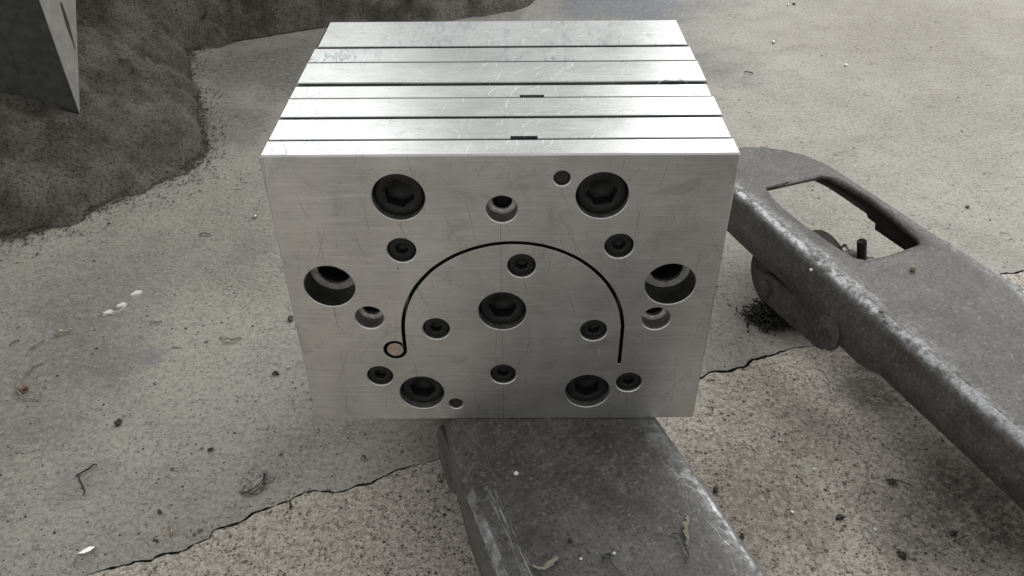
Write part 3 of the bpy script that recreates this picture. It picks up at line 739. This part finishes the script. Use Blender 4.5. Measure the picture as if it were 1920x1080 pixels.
# bright curl at the lower left
o, l = pxpath([(141, 1048), (152, 1053), (164, 1049), (172, 1040), (173, 1030)], lift=.003); thing('curled_swarf', ribbon_mesh(l, .0035, .0005), 'pink', o+Vector((0, 0, .0002)), 'tan curled swarf with a bright chip above it', 'swarf', smooth_=60)
thing('bright_chip', chip_mesh(.0038, .0016, 6, 1.9), 'shiny', Fz(164, 1034), 'bright flat metal chip beside the tan curl', 'chip', .5)
o, l = pxpath([(146, 888), (150, 902), (160, 921), (156, 930)]); thing('thin_twig', tube([p+Vector((0, 0, .0007)) for p in l], .0006), 'black', o, 'thin dark bent fibre below a black hook-shaped fibre', 'fibre')
o, l = pxpath([(141, 895), (155, 889), (170, 882), (176, 874), (183, 872)], lift=.002); thing('hooked_fibre', tube([p+Vector((0, 0, .0009)) for p in l], .0008), 'black', o, 'black fibre with a thick hooked end', 'fibre')
bits = [(517, 702, 'black', .0042, 'black hollow crumb near the lower corner of the die'), (545, 600, 'black', .0050, 'black crumb close beside the left edge of the die'),
        (222, 796, 'black', .0048, 'dark grey oval crumb alone on clear concrete'), (395, 845, 'green', .0033, 'small dark green crumb right of the clear concrete'),
        (300, 962, 'green', .0026, 'tiny dark crumb uphill of the crack'), (1390, 1008, 'black', .0035, 'dark crumb on the weathered floor by the near fork'),
        (1575, 972, 'black', .0042, 'black crumb on the weathered floor between the forks'), (1788, 1002, 'black', .0036, 'round black crumb in the oily patch'),
        (1672, 906, 'green', .0050, 'flat dark green crumb between the forks'), (1342, 920, 'black', .0038, 'black crumb just outside the near fork edge'),
        (1690, 1042, 'black', .0045, 'jagged black crumb low between the forks'), (1813, 389, 'black', .0035, 'black crumb on bright concrete past the free fork'),
        (1488, 9, 'black', .0045, 'black crumb with a bright pebble beside it behind the die')]
for (u, v, m, r, lb) in bits: thing('dark_crumb', lump_mesh(r*.72, (1.2, .8, .5), 2, .9), m, Fz(u, v), lb, 'crumb', rnd.uniform(0, 3), False, 'dark crumbs on the floor')
peb = [(479, 408, .0046, 'shiny', 'shiny bead by the upper left edge of the die'), (1450, 81, .0052, 'shiny', 'bright round bead on the concrete behind the free fork'),
       (1585, 124, .0048, 'shiny', 'bright flake beyond the round bead'), (1477, 11, .0040, 'shiny', 'bright pebble touching a black crumb'), (1746, 88, .0036, 'white', 'white speck far behind the free fork'),
       (541, 690, .0024, 'shiny', 'bright speck beside the black hollow crumb'), (526, 852, .0030, 'pink', 'pinkish bead left of a reddish crumb'), (1640, 1000 - 6, .0026, 'white', 'white crumb among dark crumbs between the forks'),
       (1484, 962, .0028, 'shiny', 'bright crumb near the worn edge of the near fork'), (1526, 882, .0030, 'white', 'white crumb upon brown dust between the forks'), (165, 118, .006, 'grey', 'pale stone lodged in the dirt bank')]
for (u, v, r, m, lb) in peb:
    lo2 = Fz(u, v) if lb[:10] != 'pale stone' else px(u, v, -.036)
    thing('bright_speck', lump_mesh(r*.62, (1, .9, .7), 2, .5), m, lo2, lb, 'bead', rnd.uniform(0, 3), 60, 'bright specks on the floor')
curls = [([(413, 632), (422, 640), (428, 637), (436, 642), (446, 636), (453, 635)], 'brown', .0018, 'twisted rusty swarf left of the die'),
         ([(118, 620), (112, 624), (116, 628), (128, 626), (134, 618)], 'pink', .0024, 'tan curl of swarf near the white scraps'),
         ([(283, 604), (292, 609), (304, 603)], 'brown', .0014, 'short rusty swarf below two white scraps'),
         ([(374, 441), (384, 440), (397, 442)], 'black', .0018, 'short straight black splinter near the dirt bank'),
         ([(318, 1008), (322, 998), (315, 990)], 'pink', .0024, 'pinkish swarf bit above the crack'),
         ([(676, 862), (683, 856), (687, 862)], 'brown', .0026, 'reddish crumb of swarf under the die'),
         ([(18, 650), (28, 645), (36, 638)], 'black', .0014, 'dark straight splinter near the heap edge'),
         ([(58, 655), (72, 650), (84, 636)], 'grey', .0014, 'grey bent splinter beside a dark straight splinter'),
         ([(1395, 135), (1405, 139), (1412, 138)], 'black', .0016, 'dark splinter right of the die back'),
         ([(1660, 900), (1676, 903), (1712, 912)], 'black', .0016, 'long dark splinter beside the green crumb'),
         ([(192, 585), (198, 592), (215, 588)], 'white', .0012, 'pale curl under the row of scraps'),
         ([(543, 940), (548, 950), (545, 958)], 'black', .0014, 'short black bristle by the crack')]
for (l0, m, wd, lb) in curls:
    o, l = pxpath(l0, lift=.0022); thing('swarf_curl', ribbon_mesh(l, wd*1.4, .0006), m, o+Vector((0, 0, .0003)), lb, 'swarf', smooth_=60, group='curls of swarf on the floor')
# swarf clump caught by the free fork's roller
bm = bmesh.new(); cc = px(1418, 598); r2 = random.Random(3)
for i in range(420):
    c0 = Vector((r2.gauss(.004, .010), r2.gauss(0, .009), abs(r2.gauss(.004, .007)))) if i < 260 else Vector((r2.uniform(0, .075), r2.gauss(-.012, .006), abs(r2.gauss(.002, .004)))); a = r2.uniform(0, 6.28); rr = r2.uniform(.002, .006); q = r2.uniform(.6, 3)
    ax = Vector((r2.gauss(0, 1), r2.gauss(0, 1), r2.gauss(0, .6))).normalized(); bx_ = ax.orthogonal().normalized(); cx_ = ax.cross(bx_)
    ps = [c0+(bx_*math.cos(a+q*k/5)+cx_*math.sin(a+q*k/5))*rr for k in range(6)]
    ps = [Vector((p.x, p.y, max(p.z, .0005))) for p in ps]
    tb = tube(ps, .0009, 4); me = bpy.data.meshes.new('x'); tb.to_mesh(me); tb.free(); bm.from_mesh(me); bpy.data.meshes.remove(me)
thing('swarf_clump', bm, 'black', cc, 'tangled black clump of swarf under the free fork roller', 'swarf clump')
# rusty stub and flakes seen through the slot of the free fork
pz = px(1615, 489, -.066)
thing('rusty_bolt', lathe_y([(0, 0), (.0042, 0), (.0050, .0010), (.0050, .022), (.0058, .023), (.0058, .027), (0, .027)], 18), 'black', pz+Vector((-.006, 0, .026)), 'rusty bolt stub standing upright in the slot of the free fork', 'bolt', 0, 40)
bpy.data.objects['rusty_bolt'].rotation_euler = (-math.pi/2, -.24, 0)
bm = chip_mesh(.013, .002, 9, 1.3); thing('rust_flake', bm, 'brown', px(1618, 492, -.066)-Vector((0, 0, .0022)), 'broad rust flake under the upright bolt stub', 'flake', .4)
o, l = pxpath([(1570, 470), (1582, 462), (1594, 472)], -.066, .004); thing('rust_curl', ribbon_mesh(l, .006, .0008, .4), 'brown', o, 'curled rust flake between the roller and bolt stub', 'flake', smooth_=60)
# on the near fork: shreds and lint (z = 0 is the fork top)
o, l = pxpath([(1290, 966), (1293, 980), (1288, 992), (1292, 1008), (1290, 1022)], .0006, .002); thing('paper_shred', ribbon_mesh(l, .0034, .0003, .1), 'tan', o, 'pale torn paper shred standing on the near fork', 'paper shred', smooth_=60)
o, l = pxpath([(1258, 1001), (1268, 1001), (1278, 1010), (1284, 1030), (1292, 1045), (1288, 1050), (1286, 1040)], .0010, .002); thing('lint_thread', tube(l, .0006, 5), 'green', o, 'dark thread hanging below the paper shred on the fork', 'thread')
o, l = pxpath([(1128, 1048), (1136, 1040), (1146, 1046), (1136, 1054), (1130, 1046), (1146, 1042), (1142, 1056), (1156, 1068), (1166, 1080)], .0012, .003); thing('knotted_thread', tube(l, .0007, 5), 'green', o, 'knotted dark thread tangle with a white bead beside it', 'thread')
o, l = pxpath([(1000, 1058), (1008, 1066), (1022, 1068), (1034, 1058), (1046, 1046), (1040, 1054), (1020, 1062)], .0012, .003); thing('grass_shred', ribbon_mesh(l, .0030, .0003, .3), 'tan', o, 'dry grass-like shred lying on the near fork', 'shred')
for (u, v, r, m, lb) in ((968, 890, .0018, 'white', 'white bead alone on the dark fork top'), (1151, 1039, .0012, 'white', 'white bead at the knotted thread'), (1089, 1049, .0010, 'white', 'tiny white grain between the shred and knotted thread'), (1069, 1016, .0017, 'black', 'dark ring-like crumb on the near fork'), (1520, 508, .0016, 'white', 'white grain on the free fork beside the roller slot'), (1652, 587, .0024, 'grey', 'grey bead on the worn edge of the free fork'), (1711, 507, .0030, 'tan', 'tan crumb on the free fork behind the slot')):
    thing('fork_crumb', lump_mesh(r, (1, .9, .8), 2, .3), m, px(u, v, .0002), lb, 'crumb', 0, 60, 'crumbs lying on the forks')
# strip of clear tape in the wide joint of the die
o, l = pxpath([(1232, 157), (1245, 152), (1262, 154), (1278, 152), (1290, 156)], H-.0012, .0016); thing('tape_strip', ribbon_mesh(l, .0028, .0002, .35), 'tape', o, 'crinkled clear tape strip caught in the wide joint of the die', 'tape', smooth_=60)

# uncountable grit on the floor and along the foot of the heap
def grit(name, n, mats, label, sampler, rmin, rmax, seed):
    r3 = random.Random(seed); bm = bmesh.new()
    for _ in range(n):
        p = sampler(r3)
        if p is None: continue
        r = r3.uniform(rmin, rmax)*(1 if r3.random() > .06 else 1.7)
        vs = [bm.verts.new(p+Vector((x*r*r3.uniform(.6, 1.3), y*r*r3.uniform(.6, 1.3), z*r*.8))) for x, y, z in ((1, 0, .3), (-.5, .85, .3), (-.5, -.85, .3), (0, 0, 1.2), (0, 0, -.1))]
        for f in ((0, 1, 3), (1, 2, 3), (2, 0, 3), (1, 0, 4), (2, 1, 4), (0, 2, 4)): bm.faces.new([vs[i] for i in f])
    tag(obj(name, bm, M[mats]), label, kind='stuff')
def on_floor(r):
    u, v = r.uniform(-100, 2020), r.uniform(-60, 1140)
    p = px(u, v)
    if inside(Vector((p.x, p.y))): return None
    return p
def at_foot(r):
    i = r.randrange(1, 16); a, b = bnd[i], bnd[i+1]; q = a.lerp(b, r.random()); s = abs(r.gauss(0, .010 if r.random() < .7 else .035))
    c = Vector((-.75, .95)); d = (q-c).normalized(); q = q+d*(s-.008)
    return Vector((q.x, q.y, GZ+(.001 if s > .008 else .004)))
grit('dark_grit', 4200, 'black', 'fine dark grit strewn over the concrete', on_floor, .0003, .0012, 11)
grit('pale_grit', 600, 'white', 'fine pale grit strewn over the concrete', on_floor, .0003, .0007, 12)
grit('heap_crumbs', 6000, 'dirt', 'dirt crumbs along the foot of the bank', at_foot, .0004, .0021, 13)
